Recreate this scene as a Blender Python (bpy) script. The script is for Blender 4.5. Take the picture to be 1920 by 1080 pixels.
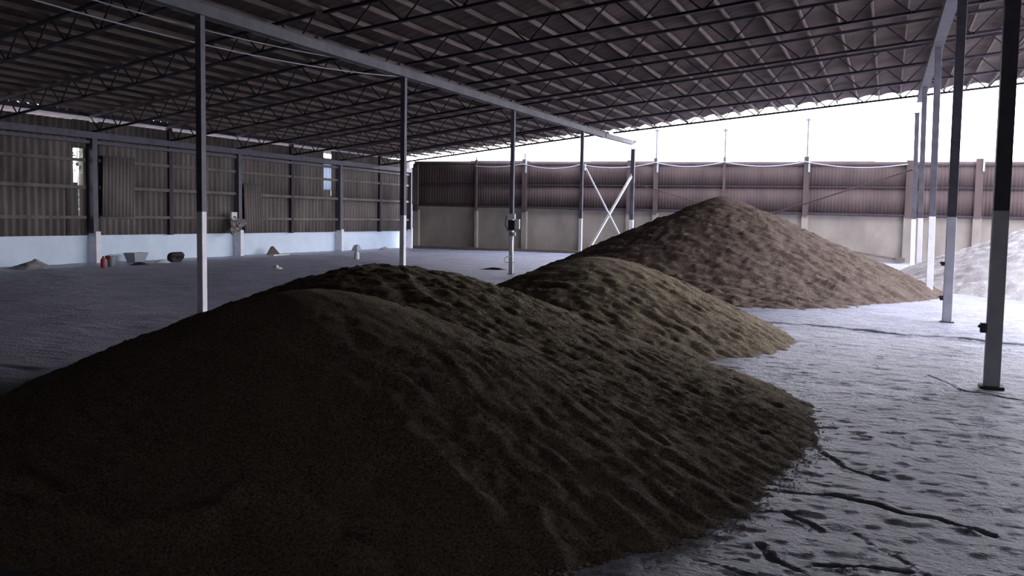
import bpy, math, random
import numpy as np
from mathutils import Vector, Matrix

C = bpy.context.scene.collection
for o in list(bpy.data.objects):
    bpy.data.objects.remove(o)

# ------------------------------------------------------------------ camera
RW = ((0.927721, 0.042959, -0.370793), (0.372921, -0.063476, 0.925689), (0.01623, -0.997058, -0.074908))
cam_d = bpy.data.cameras.new('camera')
cam = bpy.data.objects.new('camera', cam_d)
C.objects.link(cam)
cam_d.sensor_width = 36.0
cam_d.lens = 1750.0 / 1920.0 * 36.0
cam_d.clip_start = 0.05
cam_d.clip_end = 500
M = Matrix(((RW[0][0], -RW[0][1], -RW[0][2], 0.0),
            (RW[1][0], -RW[1][1], -RW[1][2], 0.0),
            (RW[2][0], -RW[2][1], -RW[2][2], 1.7),
            (0, 0, 0, 1)))
cam.matrix_world = M
bpy.context.scene.camera = cam

# ------------------------------------------------------------------ sky, sun, exposure
w = bpy.data.worlds.new('overcast_sky')
bpy.context.scene.world = w
w.use_nodes = True
nt = w.node_tree
nt.nodes.clear()
wo = nt.nodes.new('ShaderNodeOutputWorld')
bg = nt.nodes.new('ShaderNodeBackground')
tc = nt.nodes.new('ShaderNodeTexCoord')
sx = nt.nodes.new('ShaderNodeSeparateXYZ')
mr = nt.nodes.new('ShaderNodeMapRange')
mr.inputs[1].default_value = 0.0
mr.inputs[2].default_value = 0.5
mr.inputs[3].default_value = 0.0
mr.inputs[4].default_value = 1.0
mx = nt.nodes.new('ShaderNodeMix')
mx.data_type = 'RGBA'
mx.inputs[6].default_value = (0.93, 0.92, 1.0, 1)
mx.inputs[7].default_value = (0.78, 0.82, 1.0, 1)
nt.links.new(tc.outputs['Generated'], sx.inputs[0])
nt.links.new(sx.outputs[2], mr.inputs[0])
nt.links.new(mr.outputs[0], mx.inputs[0])
nt.links.new(mx.outputs[2], bg.inputs[0])
bg.inputs[1].default_value = 7.8
nt.links.new(bg.outputs[0], wo.inputs[0])

sun_d = bpy.data.lights.new('hazy_sun', 'SUN')
sun_d.energy = 3.0
sun_d.angle = math.radians(40)
sun_d.color = (1.0, 0.96, 0.92)
sun = bpy.data.objects.new('hazy_sun', sun_d)
C.objects.link(sun)
SUN_DIR = Vector((0.8, 0.75, 0.5)).normalized()     # towards the sun
sun.rotation_euler = SUN_DIR.to_track_quat('Z', 'Y').to_euler()

vs = bpy.context.scene.view_settings
vs.view_transform = 'Standard'
vs.look = 'None'
vs.exposure = 0.0
vs.gamma = 1.0
vs.use_curve_mapping = False

# ------------------------------------------------------------------ materials
def mat(name, col, rough=0.8, col2=None, scale=3.0, detail=6.0, stretch=(1, 1, 1), bump=0.0, bscale=40.0,
        bstretch=None, spec=0.3, metal=0.0, lo=0.35, hi=0.65, bump2=None, bdist=0.01):
    m = bpy.data.materials.new(name)
    m.use_nodes = True
    n = m.node_tree
    p = n.nodes['Principled BSDF']
    p.inputs['Roughness'].default_value = rough
    p.inputs['Metallic'].default_value = metal
    p.inputs['Specular IOR Level'].default_value = spec
    t = n.nodes.new('ShaderNodeTexCoord')
    if col2 is not None:
        mp = n.nodes.new('ShaderNodeMapping')
        mp.inputs['Scale'].default_value = stretch
        no = n.nodes.new('ShaderNodeTexNoise')
        no.inputs['Scale'].default_value = scale
        no.inputs['Detail'].default_value = detail
        no.inputs['Roughness'].default_value = 0.6
        cr = n.nodes.new('ShaderNodeValToRGB')
        cr.color_ramp.elements[0].position = lo
        cr.color_ramp.elements[1].position = hi
        cr.color_ramp.elements[0].color = (*col, 1)
        cr.color_ramp.elements[1].color = (*col2, 1)
        n.links.new(t.outputs['Object'], mp.inputs[0])
        n.links.new(mp.outputs[0], no.inputs[0])
        n.links.new(no.outputs[0], cr.inputs[0])
        n.links.new(cr.outputs[0], p.inputs['Base Color'])
    else:
        p.inputs['Base Color'].default_value = (*col, 1)
    prev = None
    for (b, bs, st) in [(bump, bscale, bstretch or (1, 1, 1))] + ([bump2] if bump2 else []):
        if b > 0:
            mp2 = n.nodes.new('ShaderNodeMapping')
            mp2.inputs['Scale'].default_value = st
            no2 = n.nodes.new('ShaderNodeTexNoise')
            no2.inputs['Scale'].default_value = bs
            no2.inputs['Detail'].default_value = 5
            no2.inputs['Roughness'].default_value = 0.65
            bp = n.nodes.new('ShaderNodeBump')
            bp.inputs['Strength'].default_value = b
            bp.inputs['Distance'].default_value = bdist
            n.links.new(t.outputs['Object'], mp2.inputs[0])
            n.links.new(mp2.outputs[0], no2.inputs[0])
            n.links.new(no2.outputs[0], bp.inputs['Height'])
            if prev is not None:
                n.links.new(prev.outputs[0], bp.inputs['Normal'])
            n.links.new(bp.outputs[0], p.inputs['Normal'])
            prev = bp
    return m

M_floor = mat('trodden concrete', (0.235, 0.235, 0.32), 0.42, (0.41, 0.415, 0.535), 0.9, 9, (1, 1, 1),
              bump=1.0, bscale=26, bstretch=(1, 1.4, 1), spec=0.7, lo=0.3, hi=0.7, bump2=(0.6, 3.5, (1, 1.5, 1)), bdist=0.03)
M_earth = mat('outside ground', (0.16, 0.15, 0.13), 0.9, (0.26, 0.25, 0.22), 0.6)
M_grainA = mat('dark seed grain', (0.10, 0.08, 0.055), 0.9, (0.42, 0.345, 0.255), 75, 5, bump=1.0, bscale=60, spec=0.15,
               lo=0.36, hi=0.70, bump2=(0.9, 11, (1, 1, 1)), bdist=0.02)
M_grainC = mat('pale grain', (0.09, 0.065, 0.052), 0.9, (0.235, 0.175, 0.142), 30, 5, bump=1.0, bscale=40, spec=0.15,
               lo=0.3, hi=0.7, bump2=(0.8, 6, (1, 1, 1)), bdist=0.03)
M_grainD = mat('grain paled for sunlight', (0.55, 0.505, 0.485), 0.9, (0.78, 0.725, 0.70), 30, 5, bump=1.0, bscale=40, spec=0.15,  # paler than the other heaps: open-sky light put into the colour
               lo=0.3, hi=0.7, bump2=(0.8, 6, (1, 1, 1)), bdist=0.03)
M_chaff = mat('pale chaff', (0.6, 0.55, 0.46), 0.8)
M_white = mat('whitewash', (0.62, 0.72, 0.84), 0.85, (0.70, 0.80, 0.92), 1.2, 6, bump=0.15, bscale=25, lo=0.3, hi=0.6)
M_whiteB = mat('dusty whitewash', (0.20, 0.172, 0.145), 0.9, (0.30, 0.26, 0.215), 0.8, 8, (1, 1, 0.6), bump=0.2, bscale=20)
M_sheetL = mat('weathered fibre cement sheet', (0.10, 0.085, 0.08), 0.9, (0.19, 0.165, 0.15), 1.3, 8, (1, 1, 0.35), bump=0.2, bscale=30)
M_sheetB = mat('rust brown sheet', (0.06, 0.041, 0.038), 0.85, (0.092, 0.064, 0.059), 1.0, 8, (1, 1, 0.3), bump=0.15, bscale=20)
M_steel = mat('dull grey painted steel', (0.075, 0.069, 0.088), 0.6, (0.12, 0.111, 0.138), 4, 6, spec=0.4)
M_steelL = mat('grey blue painted beam', (0.085, 0.082, 0.09), 0.65, (0.13, 0.125, 0.135), 3, 6, spec=0.4)
M_colw = mat('whitewashed column base', (0.74, 0.73, 0.78), 0.75, (0.86, 0.85, 0.88), 5, 6)
M_dark = mat('dark truss steel', (0.03, 0.023, 0.032), 0.7, (0.052, 0.04, 0.05), 5, 5)
M_purlin = mat('bare timber purlin', (0.13, 0.10, 0.085), 0.85, (0.21, 0.165, 0.14), 3, 6, (4, 0.5, 4))
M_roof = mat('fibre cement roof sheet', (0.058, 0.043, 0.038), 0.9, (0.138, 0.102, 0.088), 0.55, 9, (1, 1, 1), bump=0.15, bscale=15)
M_eave = mat('eave sheet paled for daylight', (0.16, 0.125, 0.09), 0.9, (0.25, 0.20, 0.15), 2, 6)  # lighter than the roof: outdoor light on the underside is in the colour
M_black = mat('black rubber', (0.02, 0.02, 0.022), 0.7)
M_red = mat('red plastic', (0.40, 0.06, 0.07), 0.5)
M_grey = mat('grey plastic', (0.33, 0.36, 0.38), 0.6)
M_pale = mat('pale enamel', (0.66, 0.68, 0.70), 0.5)
M_cloth = mat('dusty grey sacking', (0.20, 0.20, 0.21), 0.95, (0.34, 0.34, 0.36), 6, 5, bump=0.4, bscale=18)
M_rag = mat('brown rags', (0.12, 0.09, 0.08), 0.95, (0.36, 0.33, 0.34), 9, 4, bump=0.4, bscale=18)
M_wire = mat('pale wire insulation', (0.35, 0.34, 0.36), 0.6)
M_wood = mat('old timber', (0.10, 0.08, 0.065), 0.9, (0.16, 0.13, 0.11), 3, 6, (1, 6, 6))
M_leaf = mat('green leaves', (0.05, 0.10, 0.04), 0.7, (0.13, 0.22, 0.08), 5, 5)  # leaf green mottled at random between two tones
M_bark = mat('tree bark', (0.10, 0.08, 0.06), 0.9)
M_trans = bpy.data.materials.new('translucent plastic sheet')
M_trans.use_nodes = True
_n = M_trans.node_tree
_p = _n.nodes['Principled BSDF']
_p.inputs['Base Color'].default_value = (0.6, 0.66, 0.72, 1)
_p.inputs['Roughness'].default_value = 0.4
_tr = _n.nodes.new('ShaderNodeBsdfTranslucent')
_tr.inputs[0].default_value = (0.55, 0.6, 0.66, 1)
_mx = _n.nodes.new('ShaderNodeMixShader')
_mx.inputs[0].default_value = 0.7
_n.links.new(_p.outputs[0], _mx.inputs[1])
_n.links.new(_tr.outputs[0], _mx.inputs[2])
_n.links.new(_mx.outputs[0], _n.nodes['Material Output'].inputs[0])

# ------------------------------------------------------------------ helpers
class MB:
    def __init__(self):
        self.v = []
        self.f = []
        self.mi = []

    def add(self, vs, fs, mi=0):
        b = len(self.v)
        self.v += [tuple(p) for p in vs]
        for f in fs:
            self.f.append(tuple(i + b for i in f))
            self.mi.append(mi)
        return self

    def box(self, x0, x1, y0, y1, z0, z1, mi=0):
        vs = [(x, y, z) for z in (z0, z1) for y in (y0, y1) for x in (x0, x1)]
        return self.add(vs, [(0, 2, 3, 1), (4, 5, 7, 6), (0, 1, 5, 4), (2, 6, 7, 3), (0, 4, 6, 2), (1, 3, 7, 5)], mi)

    def bar(self, a, b, wd, ht, mi=0, up=(0, 0, 1)):
        a, b = Vector(a), Vector(b)
        d = (b - a).normalized()
        u = Vector(up)
        if abs(d.dot(u)) > 0.98:
            u = Vector((0, 1, 0))
        s = d.cross(u).normalized()
        u = s.cross(d).normalized()
        vs = []
        for p in (a, b):
            for i, j in ((-1, -1), (1, -1), (1, 1), (-1, 1)):
                vs.append(p + s * (i * wd / 2) + u * (j * ht / 2))
        return self.add(vs, [(3, 2, 1, 0), (4, 5, 6, 7), (0, 1, 5, 4), (1, 2, 6, 5), (2, 3, 7, 6), (3, 0, 4, 7)], mi)

    def angle(self, a, b, wd, ht, t=0.008, mi=0):
        """an L section: one flange flat, one upright"""
        a, b = Vector(a), Vector(b)
        self.bar(a + Vector((0, 0, -ht / 2)), b + Vector((0, 0, -ht / 2)), wd, t, mi)
        return self.bar(a + Vector((0, wd / 2, 0)), b + Vector((0, wd / 2, 0)), t, ht, mi)

    def tube(self, pts, r, n=8, mi=0, cap=True):
        pts = [Vector(p) for p in pts]
        rs = r if isinstance(r, (list, tuple)) else [r] * len(pts)
        vs, fs = [], []
        ref = None
        for i, p in enumerate(pts):
            d = (pts[min(i + 1, len(pts) - 1)] - pts[max(i - 1, 0)]).normalized()
            if ref is None:
                ref = Vector((0, 0, 1)) if abs(d.z) < 0.9 else Vector((1, 0, 0))
            s = d.cross(ref).normalized()
            u = s.cross(d).normalized()
            ref = u
            for k in range(n):
                a = 2 * math.pi * k / n
                vs.append(p + (s * math.cos(a) + u * math.sin(a)) * rs[i])
        for i in range(len(pts) - 1):
            for k in range(n):
                k2 = (k + 1) % n
                fs.append((i * n + k, i * n + k2, (i + 1) * n + k2, (i + 1) * n + k))
        if cap:
            fs.append(tuple(range(n))[::-1])
            fs.append(tuple((len(pts) - 1) * n + k for k in range(n)))
        return self.add(vs, fs, mi)

    def lathe(self, prof, cx, cy, n=20, mi=0, z0=0.0):
        vs, fs = [], []
        for r, z in prof:
            for k in range(n):
                a = 2 * math.pi * k / n
                vs.append((cx + r * math.cos(a), cy + r * math.sin(a), z0 + z))
        for i in range(len(prof) - 1):
            for k in range(n):
                k2 = (k + 1) % n
                fs.append((i * n + k, i * n + k2, (i + 1) * n + k2, (i + 1) * n + k))
        fs.append(tuple(range(n))[::-1])
        fs.append(tuple((len(prof) - 1) * n + k for k in range(n)))
        return self.add(vs, fs, mi)

    def corr(self, fn, s0, s1, t0, t1, per, amp, nt=1, spw=8, th=0.008, rag=0.0, seed=0, phase=0.0, mi=0):
        """corrugated sheet; fn(s, t, off) -> point, waves run along t"""
        n = max(2, int(round((s1 - s0) / per * spw)))
        rnd = random.Random(seed)
        vs, fs = [], []
        nt1 = nt + 1
        jag = [rnd.uniform(-rag, rag) for _ in range(int((s1 - s0) / 1.1) + 2)]
        for side in (0, 1):
            for i in range(n + 1):
                s = s0 + (s1 - s0) * i / n
                o = amp * math.cos(2 * math.pi * (s - phase) / per) + (th if side else 0)
                jb = jag[int((s - s0) / 1.1)]
                for j in range(nt1):
                    t = t0 + (t1 - t0) * j / nt
                    if j == 0:
                        t += jb
                    vs.append(fn(s, t, o))
        N = (n + 1) * nt1
        for i in range(n):
            for j in range(nt):
                a = i * nt1 + j
                b = a + nt1
                fs.append((a, b, b + 1, a + 1))
                fs.append((N + a + 1, N + b + 1, N + b, N + a))
        for i in range(n):
            a = i * nt1
            b = a + nt1
            fs.append((N + a, N + b, b, a))
            fs.append((a + nt, b + nt, N + b + nt, N + a + nt))
        for i in (0, n):
            for j in range(nt):
                a = i * nt1 + j
                q = (a, a + 1, N + a + 1, N + a)
                fs.append(q if i == 0 else q[::-1])
        return self.add(vs, fs, mi)

    def build(self, name, mats, parent=None, smooth=False, loc=None, bevel=0.0):
        me = bpy.data.meshes.new(name)
        vs = self.v
        L = Vector(loc) if loc is not None else None
        if L is not None:
            vs = [(p[0] - L.x, p[1] - L.y, p[2] - L.z) for p in vs]
        me.from_pydata(vs, [], self.f)
        if not isinstance(mats, (list, tuple)):
            mats = [mats]
        for m in mats:
            me.materials.append(m)
        me.polygons.foreach_set('material_index', self.mi)
        if smooth:
            me.polygons.foreach_set('use_smooth', [True] * len(self.f))
        me.update()
        o = bpy.data.objects.new(name, me)
        C.objects.link(o)
        if L is not None:
            o.location = L
        if parent is not None:
            o.parent = parent
            if parent.type == 'EMPTY' or parent.location.length > 0:
                o.location = (L if L is not None else Vector((0, 0, 0))) - parent.location
        if bevel > 0:
            b = o.modifiers.new('bevel', 'BEVEL')
            b.width = bevel
            b.segments = 2
            b.limit_method = 'ANGLE'
        return o


def empty(name, loc):
    o = bpy.data.objects.new(name, None)
    C.objects.link(o)
    o.location = loc
    return o


def tag(o, label, cat, group=None, kind=None):
    o['label'] = label
    o['category'] = cat
    if group:
        o['group'] = group
    if kind:
        o['kind'] = kind
    return o


def struct(o):
    o['kind'] = 'structure'
    return o


# vectorised value noise
def vnoise(x, y, seed=0):
    rs = np.random.RandomState(seed)
    T = rs.rand(256, 256)
    xi = np.floor(x).astype(int)
    yi = np.floor(y).astype(int)
    fx = x - xi
    fy = y - yi
    fx = fx * fx * (3 - 2 * fx)
    fy = fy * fy * (3 - 2 * fy)
    a = T[xi % 256, yi % 256]
    b = T[(xi + 1) % 256, yi % 256]
    c = T[xi % 256, (yi + 1) % 256]
    d = T[(xi + 1) % 256, (yi + 1) % 256]
    return (a * (1 - fx) + b * fx) * (1 - fy) + (c * (1 - fx) + d * fx) * fy - 0.5


def fbm(x, y, oct=4, seed=0, g=0.5):
    s, a = 0, 1.0
    for i in range(oct):
        s = s + a * vnoise(x * 2 ** i + 13.7 * i, y * 2 ** i + 7.1 * i, seed + i)
        a *= g
    return s


def grid_mesh(name, X, Y, Z, m, keep=None, loc=(0, 0, 0)):
    ny, nx = X.shape
    idx = np.arange(nx * ny).reshape(ny, nx)
    q = np.stack([idx[:-1, :-1], idx[:-1, 1:], idx[1:, 1:], idx[1:, :-1]], -1).reshape(-1, 4)
    if keep is not None:
        k = (keep[:-1, :-1] | keep[:-1, 1:] | keep[1:, 1:] | keep[1:, :-1]).reshape(-1)
        q = q[k]
    used = np.zeros(nx * ny, bool)
    used[q.ravel()] = True
    re = -np.ones(nx * ny, int)
    re[used] = np.arange(used.sum())
    V = np.stack([X.ravel() - loc[0], Y.ravel() - loc[1], Z.ravel() - loc[2]], -1)[used]
    q = re[q]
    me = bpy.data.meshes.new(name)
    me.vertices.add(len(V))
    me.vertices.foreach_set('co', V.ravel())
    me.loops.add(len(q) * 4)
    me.loops.foreach_set('vertex_index', q.ravel())
    me.polygons.add(len(q))
    me.polygons.foreach_set('loop_start', np.arange(len(q)) * 4)
    me.polygons.foreach_set('loop_total', np.full(len(q), 4))
    me.polygons.foreach_set('use_smooth', np.ones(len(q), bool))
    me.materials.append(m)
    me.update(calc_edges=True)
    me.validate()
    o = bpy.data.objects.new(name, me)
    C.objects.link(o)
    o.location = loc
    return o


# ------------------------------------------------------------------ floor
def seg_dist(X, Y, pts):
    best = np.full(X.shape, 1e9)
    for (x0, y0), (x1, y1) in zip(pts[:-1], pts[1:]):
        dx, dy = x1 - x0, y1 - y0
        t = np.clip(((X - x0) * dx + (Y - y0) * dy) / (dx * dx + dy * dy), 0, 1)
        best = np.minimum(best, np.hypot(X - x0 - t * dx, Y - y0 - t * dy))
    return best


RUTS = [([(-2.6, 16.5), (-1.83, 16.4), (-0.78, 16.19), (0.34, 15.6), (1.02, 15.62), (1.6, 15.2), (4, 14.6)], .13, .13),
        ([(0.5, 11.6), (0.65, 11.22), (0.77, 10.71), (1.05, 10.52), (1.4, 10.2), (3, 9.6)], .035, .035),
        ([(-0.5, 7.77), (-0.37, 7.18), (-0.22, 6.84), (0.07, 6.66)], .03, .035),
        ([(-1.1, 6.0), (-0.67, 6.02), (-0.25, 6.08), (0.0, 6.0), (0.18, 5.85), (0.35, 5.88), (0.6, 5.7)], .035, .035),
        ([(-0.26, 4.8), (-0.04, 4.86), (0.16, 4.91)], .035, .045),
        ([(-0.8, 5.5), (-0.41, 5.64)], .02, .025), ([(-0.5, 5.62), (-0.41, 5.5), (-0.28, 5.36)], .03, .035),
        ([(-0.56, 4.97), (-0.45, 4.8), (-0.33, 4.66)], .03, .035), ([(-0.84, 4.63), (-0.51, 4.51)], .02, .02),
        ([(-0.49, 8.1), (-0.32, 8.12)], .03, .025), ([(-0.19, 7.93), (-0.07, 7.88)], .03, .03),
        ([(0.27, 9.97), (0.42, 10.01)], .03, .02), ([(-0.92, 8.88), (-0.49, 8.82)], .02, .02),
        ([(-0.1, 5.4), (0.01, 5.23), (0.25, 4.84)], .02, .02), ([(1.5, 24.5), (6, 24.0)], .06, .04),
        ([(0.0, 9.98), (0.12, 9.98)], .02, .015), ([(-13, 28.4), (-12, 28.27), (-11.3, 28.3)], .12, .04),
        ([(-12.5, 7.1), (-9.8, 7.3), (-8.5, 7.35)], .12, .05), ([(-19, 20.9), (-15, 22.2), (-11.5, 24.2)], .12, .03),
        ([(-16, 17.5), (-13, 19), (-11.4, 20.6)], .1, .03)]
gx = np.concatenate([np.arange(-60, -26, 3.4), np.arange(-26, -4, 0.12), np.arange(-4, -1.6, 0.06), np.arange(-1.6, 2.2, 0.022),
                     np.arange(2.2, 9, 0.1), np.arange(9, 60, 3)])
gy = np.concatenate([np.arange(-8, 2.5, 0.5), np.arange(2.5, 11.5, 0.022), np.arange(11.5, 20, 0.045), np.arange(20, 46, 0.14),
                     np.arange(46, 90, 3)])
X, Y = np.meshgrid(gx, gy)
Z = 0.03 * fbm(X / 2.2, Y / 1.3, 3, 5) + 0.014 * fbm(X / 0.4, Y / 0.2, 4, 9) + 0.013 * fbm(X / 0.16, Y / 0.07, 3, 21)
Z = np.clip(Z, -0.03, 0.03) - 0.012
for pts, wd, dp in RUTS:
    D = seg_dist(X + 0.05 * fbm(X / .25, Y / .25, 2, 40), Y + 0.05 * fbm(X / .2, Y / .2, 2, 44), pts)
    wd, dp = wd * .55, dp * .6
    Z -= dp * np.exp(-(D / wd) ** 2)
    Z += dp * 0.2 * np.exp(-((D - 2.2 * wd) / wd) ** 2)
floor = struct(grid_mesh('floor', X, Y, Z, M_floor))

# ------------------------------------------------------------------ grain heaps
PA = [[-3.817, 5.732, 1.162, .543, .544, .857, .087], [-4.641, 8.325, 1.192, 1.142, .435, 1.056, .223],
      [-3.05, 8.014, .584, 1.079, .236, 1.346, .133], [-6.392, 7.064, .142, .773, .407, 1.025, .013]]
PB = [[-4.126, 13.832, 1.125, .84, .427, 1.149, .145]]
PC = [[-4.227, 25.701, 2.37, .26, .416, 1.07, .303], [-3.3, 20.5, 0.26, .5, .2, 0.7, 0.0]]
PD = [[6.905, 29.001, 2.77, .513, .499, .775, -.628]]


def heap(name, P, x0, x1, y0, y1, step, m, seed, amp, label, extra=None):
    X, Y = np.meshgrid(np.arange(x0, x1, step), np.arange(y0, y1, step))
    zs = []
    for cx, cy, H, r, s, an, th in P:
        dx, dy = X - cx, Y - cy
        c, sn = math.cos(th), math.sin(th)
        u = (c * dx + sn * dy) * an
        v = -sn * dx + c * dy
        zs.append(H + s * r - s * np.sqrt(u * u + v * v + r * r))
    zs = np.stack(zs)
    m_ = zs.max(0)
    Z = m_ + np.log(np.exp(12 * (zs - m_)).sum(0)) / 12
    # slumped ripples: noise stretched across the slope, finer tumble on top
    cx, cy = P[0][0], P[0][1]
    rr = np.hypot(X - cx, Y - cy)
    wx = X * 0.94 - Y * 0.34
    wy = X * 0.34 + Y * 0.94
    fade = np.clip(rr / 1.3, 0.15, 1) * np.clip((Z + 0.25) / 0.35, 0.25, 1)
    rx_, ry_ = 0.12 + 3.0 * amp, 0.03 + 1.0 * amp
    wob = 0.5 * fbm(X / 1.1, Y / 1.1, 2, seed + 30)
    n = fbm(wx / rx_ + wob, wy / ry_ + wob, 4, seed, 0.72)
    n2 = fbm(X / (amp * 1.4), Y / (amp * 1.4), 2, seed + 9)
    n3 = fbm(X / 1.4, Y / 1.4, 2, seed + 15)
    Z = Z + fade * (amp * 0.78 * n + amp * 0.28 * n2) + 0.045 * n3 * fade
    if extra is not None:
        Z = extra(X, Y, Z)
    keep = Z > -0.02
    o = grid_mesh(name, X, Y, np.maximum(Z, -0.06), m, keep, (cx, cy, 0))
    return tag(o, label, 'grain pile')


def near_lumps(X, Y, Z):
    # slips on the near face: low shelves left where grain ran down
    for pts, wd, hh in [([(-3.01, 3.63), (-3.04, 3.78), (-2.96, 3.85), (-2.8, 3.85), (-2.54, 3.8), (-2.36, 3.75), (-2.16, 3.7)], .055, .045),
                        ([(-2.72, 4.21), (-2.51, 4.2)], .04, .03),
                        ([(-2.45, 4.56), (-2.17, 4.46), (-1.98, 4.38), (-1.77, 4.26), (-1.56, 4.13)], .05, .04),
                        ([(-1.64, 4.46), (-1.47, 4.29), (-1.39, 4.22)], .05, .035), ([(-3.83, 3.45), (-3.67, 3.46), (-3.44, 3.4)], .05, .04)]:
        D = seg_dist(X, Y, pts)
        Z = Z + hh * np.exp(-(D / wd) ** 2)
    return Z


heapA = heap('grain_heap', PA, -9.2, 0.4, 2.2, 12.6, 0.026, M_grainA, 3, 0.046,
             'nearest and largest-looking dark grain heap filling the foreground, with two rounded humps', near_lumps)
heapB = heap('grain_heap', PB, -8.5, 0.2, 9.6, 18.5, 0.035, M_grainA, 17, 0.065,
             'low rounded brown grain heap between the foreground heap and the tall peaked one')
heapC = heap('grain_heap', PC, -13.0, 3.4, 17.5, 34.0, 0.055, M_grainC, 31, 0.115,
             'tallest sharply peaked grain heap between the two column rows, hiding part of the back wall')
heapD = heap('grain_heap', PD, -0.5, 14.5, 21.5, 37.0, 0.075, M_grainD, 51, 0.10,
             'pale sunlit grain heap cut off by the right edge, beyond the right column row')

# loose kernels and chaff along the toe of the near heap
rnd = random.Random(4)
mb = MB()
toe = [(-2.14, 11.36), (-1.55, 10.3), (-.98, 9.43), (-.55, 8.07), (-.5, 7.3), (-.55, 6.46), (-.71, 5.39), (-.99, 4.69), (-1.5, 4.07), (-2.3, 3.5)]
for i in range(1500):
    k = rnd.random() * (len(toe) - 1)
    a = int(k)
    t = k - a
    x = toe[a][0] * (1 - t) + toe[a + 1][0] * t + abs(rnd.gauss(0, .08)) - 0.03
    y = toe[a][1] * (1 - t) + toe[a + 1][1] * t + rnd.gauss(0, .1) - 0.05 * (a > 5)
    s = rnd.uniform(.004, .008)
    c, sn = math.cos(i), math.sin(i)
    z = 0.004
    P = [(x + c * s * 1.6, y + sn * s * 1.6, z), (x - sn * s * .6, y + c * s * .6, z), (x - c * s * 1.6, y - sn * s * 1.6, z),
         (x + sn * s * .6, y - c * s * .6, z), (x, y, z + s * .8), (x, y, z - s * .8)]
    mb.add(P, [(0, 1, 4), (1, 2, 4), (2, 3, 4), (3, 0, 4), (1, 0, 5), (2, 1, 5), (3, 2, 5), (0, 3, 5)])
ch = mb.build('loose_grain', M_chaff)
tag(ch, 'loose kernels and chaff scattered on the floor along the toe of the nearest heap', 'grain', kind='stuff')

# ------------------------------------------------------------------ roof
XS = [-26.6, -24.5, -10.58, 1.0, 4.9]
ZROOF = [4.82, 4.95, 5.85, 6.87, 7.21]


def zroof(x):
    return float(np.interp(x, XS, ZROOF))


GX = [-26.6, -24.5, -23.4, -20.9, -18.4, -16.0, -14.2, -11.9, -8.2, -5.7, -3.5, 4.9]
GY = [45.5, 45.3, 45.1, 44.7, 43.9, 43.0, 42.35, 41.8, 40.75, 40.3, 40.05, 40.0]


def yend(x):
    return float(np.interp(x, GX, GY))


Y_FRONT = -7.0
# sheets in courses running up the slope, corrugations along the slope (waves across Y)
PS = 0.77
mb = MB()
xs = list(np.arange(1.0 - 33.375 * PS, 4.95, PS / 8))
xs[-1] = 4.9
per = 0.35
Ymax = 45.6
ny = int((Ymax - Y_FRONT) / per * 4)
vs, fs = [], []
for side in (0, 1):
    for ix, x in enumerate(xs):
        ye = yend(x)
        arc = 0.085 * abs(math.sin(math.pi * (x - 1.0) / PS))
        for iy in range(ny + 1):
            y = Y_FRONT + (Ymax - Y_FRONT) * iy / ny
            yy = min(y, ye)
            z = zroof(x) + 0.015 * math.cos(2 * math.pi * yy / per) + (0.012 if side else 0) + arc
            vs.append((x, yy, z))
N = len(xs) * (ny + 1)
for ix in range(len(xs) - 1):
    ye = max(yend(xs[ix]), yend(xs[ix + 1]))
    for iy in range(ny):
        y = Y_FRONT + (Ymax - Y_FRONT) * iy / ny
        if y > ye:
            break
        a = ix * (ny + 1) + iy
        b = a + ny + 1
        fs.append((a, a + 1, b + 1, b))
        fs.append((N + a, N + b, N + b + 1, N + a + 1))
mb.add(vs, fs)
ceiling = struct(mb.build('ceiling', M_roof, smooth=True))
ceiling['label'] = 'dark corrugated shed roof on timber purlins'
# paler sheets overhanging the eave outside the left wall
MB().corr(lambda s_, t, o: (t, s_, zroof(t) - 0.015 + o), Y_FRONT, 45.3, -24.3, -26.6, per, 0.028, 1, 6, 0.01, 0.12, 77).build('eave_sheets', M_eave, ceiling, smooth=True)
# purlins, one mesh each
px = -24.6
pur = []
k = 0
x = 1.0 - PS * 33
while x < 4.9:
    if x > -24.4:
        ye = yend(x) - 0.02
        z = zroof(x) - 0.10
        m_ = MB()
        m_.box(x - 0.022, x + 0.022, Y_FRONT, ye, z - 0.045, z + 0.055)
        m_.build('purlin', M_purlin, ceiling)
    x += PS

# eave beam on the left wall top
MB().box(-24.62, -24.42, Y_FRONT, 45.1, 4.78, 4.90).build('eave_beam', M_dark, ceiling)

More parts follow.
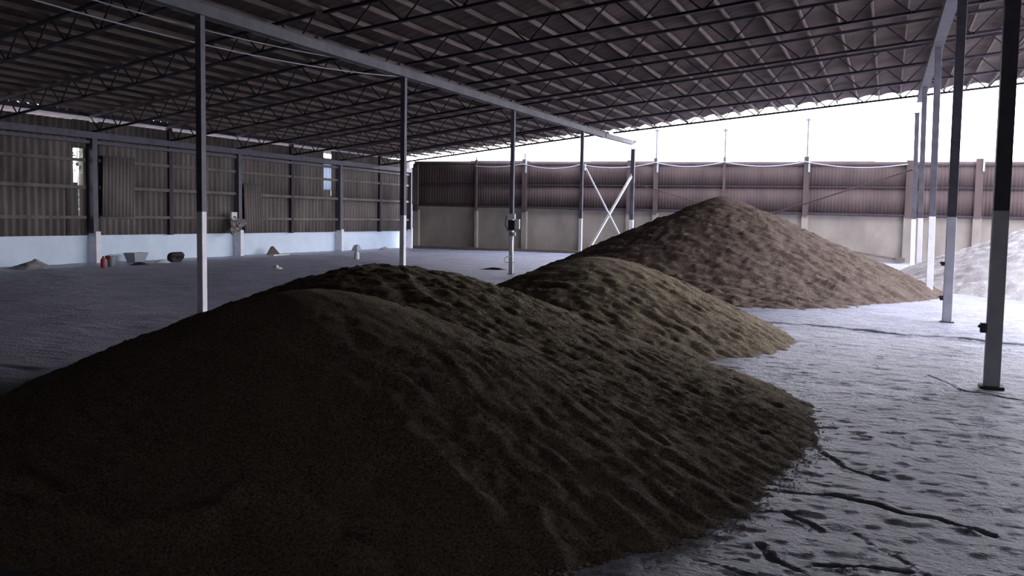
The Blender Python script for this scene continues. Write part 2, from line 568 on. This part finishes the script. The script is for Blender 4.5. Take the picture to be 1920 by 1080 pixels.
# ------------------------------------------------------------------ trusses (left wall, left beam, right beam, far right)
T = [(9.0, 7.5, 12.6), (12.5, 11.0, 16.2), (16.0, 14.5, 19.8), (19.35, 18.0, 23.53), (22.7, 21.5, 27.1), (26.3, 25.0, 30.9),
     (30.0, 28.5, 34.6), (33.1, 32.0, 38.4), (36.9, 35.7, 42.3)]
TL = ['lattice steel roof truss nearest the camera, mostly above the frame',
      'lattice steel roof truss meeting the left beam above the nearest left column',
      'lattice steel roof truss crossing the left beam between the first and second left columns',
      'lattice steel roof truss meeting the left beam above the second left column',
      'lattice steel roof truss crossing the left beam between the second and third left columns',
      'lattice steel roof truss meeting the left beam above the column with the switch box',
      'lattice steel roof truss crossing the left beam between the third and fourth left columns',
      'lattice steel roof truss meeting the left beam above the fourth left column',
      'farthest lattice steel roof truss, its lower chord silhouetted against the sky']
for (yl, yr, yw), lab in zip(T, TL):
    root = empty('roof_truss', (-10.58, yl, 5.17))
    tag(root, lab, 'roof truss', 'lattice trusses under the shed roof')
    bays = [((-24.45, yw, 4.28), (-10.66, yl, 5.2), 4.78, 5.68), ((-10.5, yl, 5.2), (0.94, yr, 6.18), 5.68, 6.68),
            ((1.06, yr, 6.19), (4.75, yr - 0.3, 6.51), 6.69, 7.01)]
    for bi, (a, b, ua, ub) in enumerate(bays):
        a, b = Vector(a), Vector(b)
        A, B = Vector((a.x, a.y, ua)), Vector((b.x, b.y, ub))
        s = 0.07
        MB().angle(a, b, 0.09, s).angle(a + Vector((0, -0.02, 0)), b + Vector((0, -0.02, 0)), 0.09, s).build('lower_chord', M_dark, root)
        MB().angle(A, B, 0.09, s).bar(A, B, 0.07, 0.06).build('upper_chord', M_dark, root)
        wbm = MB()
        L = (b - a).length
        nb = int(round(L / 1.22))
        for i in range(nb):
            t0, t1 = i / nb, (i + 1) / nb
            g = 0.035
            tm = (t0 + t1) / 2
            wbm.tube([a.lerp(b, tm - g * 0.6 / nb * 1.2), A.lerp(B, t0 + g / nb * 1.5)], 0.021, 5)
            wbm.tube([a.lerp(b, tm + g * 0.6 / nb * 1.2), A.lerp(B, t1 - g / nb * 1.5)], 0.021, 5)
        wbm.build('web_bars', M_dark, root)

# ------------------------------------------------------------------ beams
b1 = MB()
b1.box(-10.67, -10.49, Y_FRONT, 36.0, 4.915, 4.93)
b1.box(-10.67, -10.49, Y_FRONT, 36.0, 5.11, 5.125)
b1.box(-10.64, -10.52, Y_FRONT, 36.0, 4.93, 5.11)
b1.bar((-10.58, 36.0, 5.02), (-10.58, 40.3, 5.08), 0.16, 0.19)
beamL = b1.build('roof_beam', M_steelL)
tag(beamL, 'long grey steel roof beam on the left column row, its broken end jutting into the sky', 'roof beam')
MB().add([(-10.66, 40.3, 5.00), (-10.50, 40.3, 5.02), (-10.48, 40.75, 5.14), (-10.62, 40.9, 5.20), (-10.66, 40.3, 5.03), (-10.50, 40.3, 5.05),
          (-10.48, 40.75, 5.17), (-10.62, 40.9, 5.23)], [(3, 2, 1, 0), (4, 5, 6, 7), (0, 1, 5, 4), (1, 2, 6, 5), (2, 3, 7, 6), (3, 0, 4, 7)]
         ).build('bent_flange', M_steelL, beamL)
b2 = MB()
for dz, ww, hh in [(5.96, .24, .02), (6.11, .24, .02), (6.035, .15, .13)]:
    b2.bar((1.13, Y_FRONT, dz), (0.865, 35.9, dz), ww, hh)
beamR = b2.build('roof_beam', M_steelL)
tag(beamR, 'grey steel roof beam on the right column row, seen almost end-on', 'roof beam')


# ------------------------------------------------------------------ columns
def column(x, y, w_, top, zp, label, base=0.0, xt=None, cap=True):
    root = empty('steel_column', (x, y, base))
    tag(root, label, 'column')
    xt = x if xt is None else xt

    def xx(z):
        return x + (xt - x) * z / 6.0
    sh = MB()
    lo, hi = base, top
    h = w_ / 2
    for z0, z1, mi in ((lo - 0.04, zp, 1), (zp, hi, 0)):
        vs = [(xx(z) + i * h, y + j * h, z) for z in (z0, z1) for i, j in ((-1, -1), (1, -1), (1, 1), (-1, 1))]
        sh.add(vs, [(3, 2, 1, 0), (4, 5, 6, 7), (0, 1, 5, 4), (1, 2, 6, 5), (2, 3, 7, 6), (3, 0, 4, 7)], mi)
    sh.build('shaft', [M_steel, M_colw], root, bevel=0.006)
    MB().box(x - h - .04, x + h + .04, y - h - .04, y + h + .04, base - 0.03, base + 0.012).build('base_plate', M_steel, root)
    if cap:
        MB().box(xx(top) - h - .04, xx(top) + h + .04, y - h - .04, y + h + .04, top - 0.015, top).build('cap_plate', M_steel, root)
    return root


LY = [12.5, 19.45, 26.3, 33.15]
LN = ['nearest left-row steel column, white to chest height, rising behind the foreground heap',
      'second left-row steel column, standing behind the crest of the foreground heap',
      'third left-row steel column, carrying the switch box',
      'fourth left-row steel column, with a white brace starting from it']
for y, lab in zip(LY, LN):
    column(-10.58, y, 0.115, 4.915, 1.72, lab, cap=False)
stubL = column(-10.58, 40.55, 0.17, 4.82, 1.7, 'stub column without a beam on it, standing in the sky gap beyond the white braces')
RN = ['thickest-looking steel column at the right edge of the photo, nearest of the right row',
      'second steel column of the right row, its foot on the bare floor',
      'third steel column of the right row, foot in the edge of the tall heap',
      'fourth steel column of the right row, thin and seen just left of the third']
for x, xt, y, lab, zp in zip([1.09, 1.03, 1.01, 0.96], [1.09, 1.02, 0.95, 0.88], [11.0, 18.0, 25.0, 32.0], RN, [1.86, 1.84, 1.9, 1.9]):
    column(x, y, 0.15, 5.95, zp, lab, xt=xt, cap=False)
column(0.93, 39.0, 0.16, 5.93, 1.9, 'farthest right-row stub column, its bare top below the roof edge', xt=0.85)

# small fittings on the right row
for (x, y, z, s, lab) in [(0.925, 18.0, 1.02, .035, 'small dark bracket on the second right-row column, below chest height'),
                          (0.985, 11.0, 0.62, .05, 'small steel lug low on the nearest right-row column'),
                          (0.93, 18.0, 0.42, .04, 'small steel lug near the foot of the second right-row column')]:
    o = MB().box(x - .03, x + .03, y - s, y + s, z - s, z + s).bar((x, y, z), (x - .05, y, z + .02), .03, .03).build('bracket', M_steel, loc=(x, y, z), bevel=.004)
    tag(o, lab, 'bracket')

# braces and rods
for a, b, r, m, lab in [((-10.5, 33.3, 3.62), (-10.5, 40.4, 0.02), .045, M_pale, 'thinner white steel brace falling from the fourth left column'),
                        ((-10.62, 40.45, 3.6), (-10.62, 33.4, 0.05), .075, M_pale, 'broader white steel brace falling from the stub column')]:
    o = MB().bar(a, b, r, r * 1.2, up=(1, 0, 0)).bar((a[0], a[1], a[2] - .12), (a[0], a[1], a[2] + .12), .02, .14).build('steel_brace', m)
    tag(o, lab, 'brace')
for a, b, lab in [((-10.5, 40.6, 3.3), (-3.3, 40.6, 1.3), 'thin dark tie rod slanting down from the stub column towards the tall heap'),
                  ((0.8, 39.2, 3.8), (-8.0, 41.5, 0.9), 'dark pipe brace slanting down left from the farthest right-row column')]:
    o = MB().tube([a, b], 0.016 if 'rod' in lab else 0.035, 8).build('tie_rod', M_sheetB if 'pipe' in lab else M_wood, smooth=True)
    tag(o, lab, 'tie rod')

# ------------------------------------------------------------------ left wall
WX = -24.5
WY1 = 45.6
wl = MB()
segs = [(Y_FRONT, 23.4), (23.66, 30.75), (31.05, 38.25), (38.55, WY1)]
for a, b in [(Y_FRONT, WY1)]:
    wl.box(WX - 0.22, WX - 0.02, a, b, -0.1, 0.93)
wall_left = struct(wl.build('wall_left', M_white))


def fnL(s, t, o):
    return (WX + 0.02 + o, s, t)


# cladding sheets, in two courses; holes are left where the photo shows daylight
def clad(s0, s1, t0, t1, seed, off=0.0, nm='cladding_sheet', m=M_sheetL, rag=0.02):
    def fn(s, t, o):
        return (WX + 0.03 + off + o, s, t)
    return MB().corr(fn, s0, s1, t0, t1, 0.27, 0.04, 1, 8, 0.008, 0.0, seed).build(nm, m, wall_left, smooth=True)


clad(Y_FRONT, 22.6, 0.9, 2.6, 1)
clad(Y_FRONT, 22.6, 2.5, 4.62, 2, 0.035)
clad(22.55, 22.84, 0.9, 4.62, 4, .03)
clad(22.78, 23.45, 3.72, 4.64, 5, .06)
clad(22.95, 23.03, 0.9, 3.8, 6, .0)
clad(22.8, 22.99, 0.9, 2.62, 3, .0)
clad(23.1, 23.3, 0.9, 2.5, 14, .0)
clad(23.0, 23.12, 0.9, 1.45, 15, .0)
clad(23.2, 24.0, 0.9, 4.62, 7)
clad(23.9, 37.2, 0.9, 2.6, 8)
clad(23.9, 37.2, 2.5, 4.66, 9, .035)
clad(37.15, 37.95, 0.9, 2.9, 10)
clad(37.9, WY1, 0.9, 2.6, 11)
clad(37.9, WY1, 2.5, 4.7, 12, .035)
# translucent replacement sheet in the gap, its top short of the eave
clad(37.15, 37.95, 2.85, 4.35, 13, .02, 'translucent_sheet', M_trans)


def part(mb_, nm, m, par, **k):
    return mb_.build(nm, m, par, **k)


# girts
for z, hh in [(3.35, .10), (2.47, .11), (1.49, .10)]:
    part(MB().box(WX + .05, WX + .19, Y_FRONT, 23.2, z - hh / 2, z + hh / 2), 'girt', M_sheetL, wall_left)
    part(MB().box(WX + .05, WX + .19, 23.75, 30.8, z - hh / 2 + .02, z + hh / 2 + .02), 'girt', M_sheetL, wall_left)
    part(MB().box(WX + .05, WX + .19, 31.0, 38.3, z - hh / 2, z + hh / 2), 'girt', M_sheetL, wall_left)
    part(MB().box(WX + .05, WX + .19, 38.5, WY1, z - hh / 2 + .01, z + hh / 2 + .01), 'girt', M_sheetL, wall_left)
# main wall beam
part(MB().box(WX + .05, WX + .35, Y_FRONT, WY1, 4.06, 4.27), 'wall_beam', M_steel, wall_left)
part(MB().box(WX + .05, WX + .22, Y_FRONT, WY1, 3.9, 4.0), 'wall_rail', M_steel, wall_left)
# posts
for i, y in enumerate([-5.0, 2.0, 9.0, 16.3, 23.5, 30.9, 38.4, 45.5]):
    part(MB().box(WX + .05, WX + .32, y - .13, y + .07, 0.98, 4.06), 'post', M_steel, wall_left)
    part(MB().box(WX - .02, WX + .36, y - .08, y + .13, -0.05, 1.03), 'pilaster', M_colw, wall_left, bevel=.015)
for i, y in enumerate([12.6, 19.8, 27.1, 34.6, 42.3]):
    part(MB().box(WX + .05, WX + .2, y - .09, y + .09, 0.88, 4.75), 'stud', M_dark, wall_left)


# leaning spare sheets
def lean_sheet(y0, y1, z0, z1, tilt, skew, label, seed, m=M_sheetL, x0=0.28):
    def fn(s, t, o):
        u = (t - z0) / (z1 - z0)
        return (WX + x0 + tilt * (1 - u) + o, s + skew * u, t)
    o = MB().corr(fn, y0, y1, z0, z1, 0.16, 0.022, 2, 8, 0.007, 0.0, seed).build('corrugated_sheet', m, smooth=True)
    return tag(o, label, 'roofing sheet')


lean_sheet(23.72, 25.1, 1.52, 3.55, .06, .12, 'loose corrugated sheet hanging askew on the left wall beside the daylight hole', 3)
lean_sheet(31.1, 32.2, 0.95, 2.9, .1, .05, 'loose corrugated sheet standing on the white wall ledge right of the rag bundle', 5)

# ------------------------------------------------------------------ back wall
BY = 45.0
wb = MB()
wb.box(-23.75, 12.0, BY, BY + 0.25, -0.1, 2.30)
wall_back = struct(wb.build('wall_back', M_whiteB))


def top_b(x):
    return 4.66 - 0.0085 * (x + 23.5)


def bot_b(x):
    return 2.30 - 0.0095 * (x + 23.5)


def fnB(s, t, o):
    z = bot_b(s) + (top_b(s) - bot_b(s)) * t
    return (s, BY - 0.06 - o, z)


rnd = random.Random(8)
xw = -23.75
k = 0
while xw < 12:
    wdt = 3.3
    x1 = min(12, xw + wdt)
    dz = rnd.uniform(-.02, .02)

    def fnb2(s, t, o, dz=dz):
        z = bot_b(s) - .05 + (top_b(s) + dz - bot_b(s) + .05) * t
        return (s, BY - 0.07 - o, z)
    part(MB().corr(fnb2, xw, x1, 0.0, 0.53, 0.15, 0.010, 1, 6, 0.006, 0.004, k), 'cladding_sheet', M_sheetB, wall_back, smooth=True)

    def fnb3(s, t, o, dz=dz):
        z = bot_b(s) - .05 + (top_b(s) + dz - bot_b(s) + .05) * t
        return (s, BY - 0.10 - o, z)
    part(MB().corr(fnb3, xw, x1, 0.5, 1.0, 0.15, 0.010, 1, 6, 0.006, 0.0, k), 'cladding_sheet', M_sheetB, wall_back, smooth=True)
    xw = x1
    k += 1
part(MB().bar((-23.75, BY - .15, 4.50), (12, BY - .15, 4.22), .05, .07), 'rail', M_dark, wall_back)
part(MB().bar((-23.75, BY - .12, 2.32), (12, BY - .12, 1.98), .12, .09), 'rail', M_dark, wall_back)
part(MB().bar((-23.75, BY - .14, 3.42), (12, BY - .14, 3.28), .04, .05), 'rail', M_dark, wall_back)
# pilasters of the masonry and slim posts above it
for x, wd, top in [(-23.6, .3, 4.5), (-20.05, .09, 4.85), (-17.35, .22, 5.0), (-14.3, .09, 4.85), (-11.8, .3, 4.6), (-10.53, .2, 6.1), (-7.26, .09, 6.05),
                   (-3.55, .24, 6.45), (0.86, .42, 4.5), (3.55, .3, 4.55), (7.2, .3, 4.5), (10.8, .3, 4.5)]:
    hz = min(top, 4.7)
    p_ = part(MB().box(x - wd / 2, x + wd / 2, BY - .28, BY - .1, 2.0, hz), 'post', M_sheetB, wall_back)
    part(MB().box(x - wd / 2 - .02, x + wd / 2 + .02, BY - .22, BY + .02, -0.05, 2.05), 'pilaster', M_whiteB, wall_back)
    if wd > .15 and x > -20 and x < 5 and x != 0.86:
        part(MB().box(x + wd / 2 - .04, x + wd / 2 + .03, BY - .33, BY - .26, 4.0, min(hz + .02, 4.7)), 'conduit', M_grey, wall_back)
    if top > 4.7:
        part(MB().tube([(x, BY - .19, hz - .3), (x, BY - .19, top)], .035, 8), 'mast', M_steel, wall_back)
        if top > 6:
            part(MB().box(x - .1, x + .1, BY - .24, BY - .14, top - .12, top - .05), 'mast_bracket', M_steel, wall_back)
# kerb strip, low and dark, along the back wall foot
part(MB().bar((-23.6, BY - .35, 0.05), (-12, BY - .4, 0.04), .35, .16), 'kerb', M_wood, wall_back)

# cable festoon along the back wall
pts = []
posts = [-20.05, -17.36, -14.3, -10.53, -7.26, -3.6, 0.7]
zs_ = [4.36, 4.45, 4.40, 4.48, 4.48, 4.47, 4.33]
for i in range(len(posts) - 1):
    for j in range(12):
        t = j / 12
        sag = 0.13 if i else .06
        pts.append((posts[i] * (1 - t) + posts[i + 1] * t, BY - .36, zs_[i] * (1 - t) + zs_[i + 1] * t - 4 * sag * 2 * t * (1 - t) * .8))
pts.append((posts[-1], BY - .36, zs_[-1]))
tag(MB().tube(pts, .022, 6).build('cable', M_wire, smooth=True), 'pale cable sagging from post to post along the top of the back wall', 'cable')

# unseen wall behind the camera, with a gap sized for the light inside
struct(MB().box(-24.7, 3.9, Y_FRONT - .3, Y_FRONT, -0.1, 7.1).box(3.9, 5.1, Y_FRONT - .3, Y_FRONT, 4.6, 7.2).build('wall_front', M_sheetB))

struct(MB().box(4.85, 5.1, Y_FRONT, 16.4, -0.1, 7.2).build('shading_wall_right', M_sheetB))  # added out of view to keep daylight off the near heap

# ------------------------------------------------------------------ overhead wires on the left side
def sagwire(a, b, sag, n=24):
    a, b = Vector(a), Vector(b)
    return [a.lerp(b, i / n) + Vector((0, 0, -4 * sag * (i / n) * (1 - i / n))) for i in range(n + 1)]


tag(MB().tube(sagwire((-10.9, 5.5, 4.75), (-10.68, 19.4, 4.93), .33), .012, 6).build('wire', M_wire, smooth=True),
    'lower pale wire sagging below the left beam, passing behind the nearest left column', 'wire')
tag(MB().tube(sagwire((-10.9, 6.5, 4.9), (-10.7, 18.2, 5.05), .22), .010, 6).build('wire', M_wire, smooth=True),
    'upper pale wire just under the left beam, above the other wire', 'wire')

# ------------------------------------------------------------------ switch box on the third left column
bx = empty('switch_box', (-10.52, 26.24, 1.2))
tag(bx, 'grey electrical switch box with cables strapped to the third left column', 'switch box')
MB().box(-10.64, -10.42, 26.14, 26.22, 1.65, 1.82).build('junction_box', M_pale, bx, bevel=.01)
MB().box(-10.62, -10.42, 26.10, 26.22, 1.32, 1.63).build('housing', M_black, bx, bevel=.01)
MB().box(-10.41, -10.27, 26.13, 26.22, 1.37, 1.66).build('cover', M_pale, bx, bevel=.008)
MB().box(-10.60, -10.40, 26.10, 26.22, 1.16, 1.27).tube([(-10.55, 26.12, 1.32), (-10.47, 26.1, 1.24), (-10.38, 26.12, 1.14)], .03, 8).build('plug', M_grey, bx, bevel=.006)
MB().tube([(-10.60, 26.2, 1.80), (-10.72, 26.2, 1.72), (-10.75, 26.2, 1.5), (-10.66, 26.2, 1.3)], .013, 6).build('cable_loop', M_black, bx, smooth=True)
MB().tube([(-10.50, 26.19, 1.15), (-10.52, 26.19, 0.9), (-10.50, 26.19, .3), (-10.50, 26.19, 0.02)], .016, 6).build('conduit', M_pale, bx, smooth=True)
MB().tube([(-10.55 + .0, 26.19, .55), (-10.70, 26.19, .52), (-10.76, 26.19, .44), (-10.72, 26.19, .36), (-10.5, 26.19, .37), (-10.42, 26.19, .36)], .012, 6).build('wire_hoop', M_pale, bx, smooth=True)

# ------------------------------------------------------------------ rubbish along the left wall
def lump(name, cx, cy, rx, ry, hz, seed, m, label, cat, peak=(0, 0), n=40, z0=-0.02, folds=0.25, rot=0.0):
    X, Y = np.meshgrid(np.linspace(-1.25, 1.25, n), np.linspace(-1.25, 1.25, n))
    r = np.hypot(X - peak[0] * 0, Y)
    ang = np.arctan2(Y, X)
    edge = 1 + 0.18 * fbm(np.cos(ang) * 2 + 5, np.sin(ang) * 2 + 5, 2, seed)
    d = np.hypot(X - peak[0] * (1 - r), Y - peak[1] * (1 - r)) / edge
    Z = np.clip(1 - d, -0.1, 1) ** 1.0
    Z = Z * (1 + folds * 2 * fbm(X * 2.5 + 9, Y * 2.5, 3, seed + 2)) * hz
    keep = d < 1.0
    c, s = math.cos(rot), math.sin(rot)
    XX = cx + (X * rx) * c - (Y * ry) * s
    YY = cy + (X * rx) * s + (Y * ry) * c
    o = grid_mesh(name, XX, YY, Z + z0, m, keep, (cx, cy, 0))
    sm = o.modifiers.new('solid', 'SOLIDIFY')
    sm.thickness = 0.02
    return tag(o, label, cat)


lump('tarpaulin', -23.3, 20.1, .45, .8, .27, 3, M_cloth, 'crumpled grey tarpaulin heaped at the left end of the white wall', 'tarpaulin', (0.2, .2))
lump('grain_sack', -22.85, 25.0, .2, .36, .16, 7, M_pale, 'limp white sack lying on the floor beside the pale basin', 'sack')
lump('rubber_scrap', -22.5, 23.6, .22, .42, .11, 9, M_black, 'flat black rubber scrap in front of the white sack', 'scrap')
lump('plastic_bag', -17.6, 24.2, .22, .26, .13, 13, M_pale, 'white crumpled plastic bag on the open floor left of the second column', 'plastic bag')
lump('plastic_bag', -18.4, 25.3, .2, .3, .05, 15, M_cloth, 'flat grey plastic bag behind the white crumpled one', 'plastic bag')
lump('rubble', -23.5, 41.3, .25, .6, .18, 19, M_cloth, 'small grey rubble pile at the wall foot near the back corner', 'rubble')
lump('rubble', -23.2, 43.0, .2, .7, .12, 23, M_cloth, 'pale flattened debris at the wall foot, nearest the back corner', 'rubble')
lump('rag', -12.0, 28.3, .5, .2, .10, 27, M_black, 'dark rag on the bright floor left of the third column', 'rag')

# red canister and grey bucket
can = empty('canister', (-21.9, 21.5, 0))
tag(can, 'red plastic canister on the floor in front of the grey bucket', 'canister')
MB().lathe([(.06, -.01), (.075, .02), (.08, .22), (.06, .27), (.04, .30), (.035, .31)], -21.9, 21.5).build('body', M_red, can, smooth=True)
MB().lathe([(.028, .305), (.03, .345), (.015, .35)], -21.9, 21.5).build('cap', M_red, can, smooth=True)
bk = empty('bucket', (-22.4, 22.3, 0))
tag(bk, 'grey bucket with a red cloth over its rim, beside the first wall pilaster', 'bucket')
MB().lathe([(.09, -.01), (.13, .29), (.14, .30), (.13, .31), (.115, .29), (.08, .03)], -22.4, 22.3).build('body', M_grey, bk, smooth=True)
MB().box(-22.53, -22.3, 22.17, 22.26, .22, .33).build('cloth', M_red, bk, bevel=.03)
MB().tube([(-22.53 + .13 * (1 - math.cos(a)), 22.3, .30 + .06 * math.sin(a)) for a in np.linspace(0, math.pi, 9)], .006, 5).build('handle', M_steel, bk)

bs = MB()
bs.add([(-23.95, 24.55, .0), (-23.6, 24.55, .0), (-23.6, 25.0, 0), (-23.95, 25.0, 0), (-24.02, 24.45, .30), (-23.52, 24.45, .31), (-23.52, 25.1, .31), (-24.02, 25.1, .30)],
       [(3, 2, 1, 0), (0, 1, 5, 4), (1, 2, 6, 5), (2, 3, 7, 6), (3, 0, 4, 7)])
o = bs.build('basin', M_grey)
sm = o.modifiers.new('solid', 'SOLIDIFY')
sm.thickness = 0.02
tag(o, 'pale grey rectangular basin against the white wall', 'basin')

ty = MB()
ring = []
for k in range(25):
    a = 2 * math.pi * k / 24
    ring.append((-23.1 + .05 * math.sin(a), 25.95 + .28 * math.cos(a), .14 + .11 * math.sin(a) + .03 * math.cos(2 * a)))
ty.tube(ring, .105, 8, cap=False)
tag(ty.build('tyre', M_black, smooth=True), 'squashed black tyre lying by the white wall, left of the nearest column', 'tyre')

o = MB().add([(-23.9, 32.15, 0), (-23.6, 32.75, 0), (-23.85, 33.05, 0), (-24.02, 32.35, .0), (-23.92, 32.5, .34), (-23.85, 32.58, .36)],
             [(0, 3, 2, 1), (0, 1, 5, 4), (1, 2, 5), (2, 3, 4, 5), (3, 0, 4)]).build('stone_block', M_wood)
tag(o, 'dark wedge-shaped block standing against the white wall', 'block')
o = MB().box(-23.5, -23.25, 31.8, 32.9, -.02, .04).build('board', M_pale, bevel=.01)
tag(o, 'short pale board on the floor in front of the wedge-shaped block', 'board')
bt = empty('bottle', (-19.1, 31.4, 0))
tag(bt, 'pale plastic bottle standing on the open floor near the back corner', 'bottle')
MB().lathe([(.09, -.01), (.1, .03), (.1, .22), (.05, .3), (.035, .33)], -19.1, 31.4).build('body', M_pale, bt, smooth=True)
MB().lathe([(.04, .33), (.04, .37), (.02, .375)], -19.1, 31.4).build('cap', M_grey, bt, smooth=True)
o = MB().add([(-24.0, 38.9, 0), (-23.6, 38.8, 0), (-23.6, 39.3, 0), (-23.9, 39.4, 0), (-23.9, 39.0, .26), (-23.68, 39.0, .32), (-23.68, 39.2, .3), (-23.9, 39.25, .25)],
             [(3, 2, 1, 0), (4, 5, 6, 7), (0, 1, 5, 4), (1, 2, 6, 5), (2, 3, 7, 6), (3, 0, 4, 7)]).build('plastic_crate', M_grey, bevel=.04)
tag(o, 'grey plastic crate by the white wall, right of the third pilaster', 'crate')

# rags and hoses hanging on the second pilaster
rb = empty('rag_bundle', (-24.0, 30.5, 1.1))
tag(rb, 'bundle of rags and coiled hose hung on the second wall pilaster', 'rag bundle')
rs = random.Random(3)
bm_ = MB()
for i in range(4):
    c0 = Vector((-24.05 + rs.uniform(-.05, .1), 30.5 + rs.uniform(-.35, .3), 1.25 + rs.uniform(-.25, .2)))
    r0 = rs.uniform(.08, .15)
    bm_.tube([c0 + Vector((r0 * .2 * math.sin(2 * a), r0 * math.cos(a), r0 * math.sin(a))) for a in np.linspace(0, 6.283, 15)], .05, 7)
bm_.build('hose_coil', M_rag, rb, smooth=True)
mbb = MB()
for i in range(5):
    y_ = 30.15 + .16 * i
    mbb.add([(-24.1, y_, 1.5), (-24.0, y_ + .14, 1.45), (-23.95, y_ + .18, .95 + .08 * i), (-24.05, y_ - .03, .98 + .05 * i)], [(0, 1, 2, 3)])
ob = mbb.build('rag', M_rag, rb)
sm = ob.modifiers.new('solid', 'SOLIDIFY')
sm.thickness = .03
MB().box(-24.12, -24.04, 30.15, 30.5, 1.35, 1.75).build('pale_cloth', M_pale, rb, bevel=.02)

# plank at the foot of the back wall, right part
o = MB().bar((-3.5, 44.5, .75), (0.6, 44.45, 0.12), .08, .1).bar((0.35, 44.45, .14), (.75, 44.45, .12), .2, .2).build('plank', M_wood)
tag(o, 'dark plank sloping along the foot of the back wall beside the wide pilaster', 'plank')

# loose bits on the corner: torn sheet leaning in the gap
o = MB().corr(lambda s, t, o: (s, 44.6 - o, t), -23.72, -23.35, 2.35, 4.3, .12, .02, 1, 6, .006).build('corrugated_sheet', M_sheetL, smooth=True)
tag(o, 'narrow torn sheet hanging in the corner where the left and back walls meet', 'roofing sheet')


# ------------------------------------------------------------------ trees outside, seen through the gaps
def tree(x, y, h, r, seed, label, leaves=2200):
    root = empty('tree', (x, y, 0))
    tag(root, label, 'tree', 'trees outside the left wall')
    rr = random.Random(seed)
    MB().tube([(x, y, -.1), (x + .1, y, h * .4), (x, y + .1, h * .8)], [.16, .12, .05], 8).build('trunk', M_bark, root, smooth=True)
    mb = MB()
    for i in range(leaves):
        th, ph = rr.uniform(0, 6.283), math.acos(rr.uniform(-1, 1))
        q = rr.uniform(.5, 1) ** .5
        c = Vector((x + r * q * math.cos(th) * math.sin(ph), y + r * q * math.sin(th) * math.sin(ph), h * .6 + h * .42 * q * math.cos(ph)))
        d1 = Vector((rr.gauss(0, 1), rr.gauss(0, 1), rr.gauss(0, 1))).normalized() * .13
        d2 = d1.cross(Vector((rr.gauss(0, 1), rr.gauss(0, 1), rr.gauss(0, 1)))).normalized() * .07
        mb.add([c - d1, c + d2, c + d1, c - d2], [(0, 1, 2, 3)])
    mb.build('foliage', M_leaf, root)


tree(-27.6, 49.5, 5.0, 1.7, 1, 'leafy green tree seen through the corner gap between left and back walls')
tree(-27.9, 26.3, 5.2, 1.3, 5, 'green tree glimpsed through the daylight hole in the left wall', 420)
tree(-28.5, 41.0, 5.2, 1.6, 2, 'green tree behind the translucent sheet in the left wall')
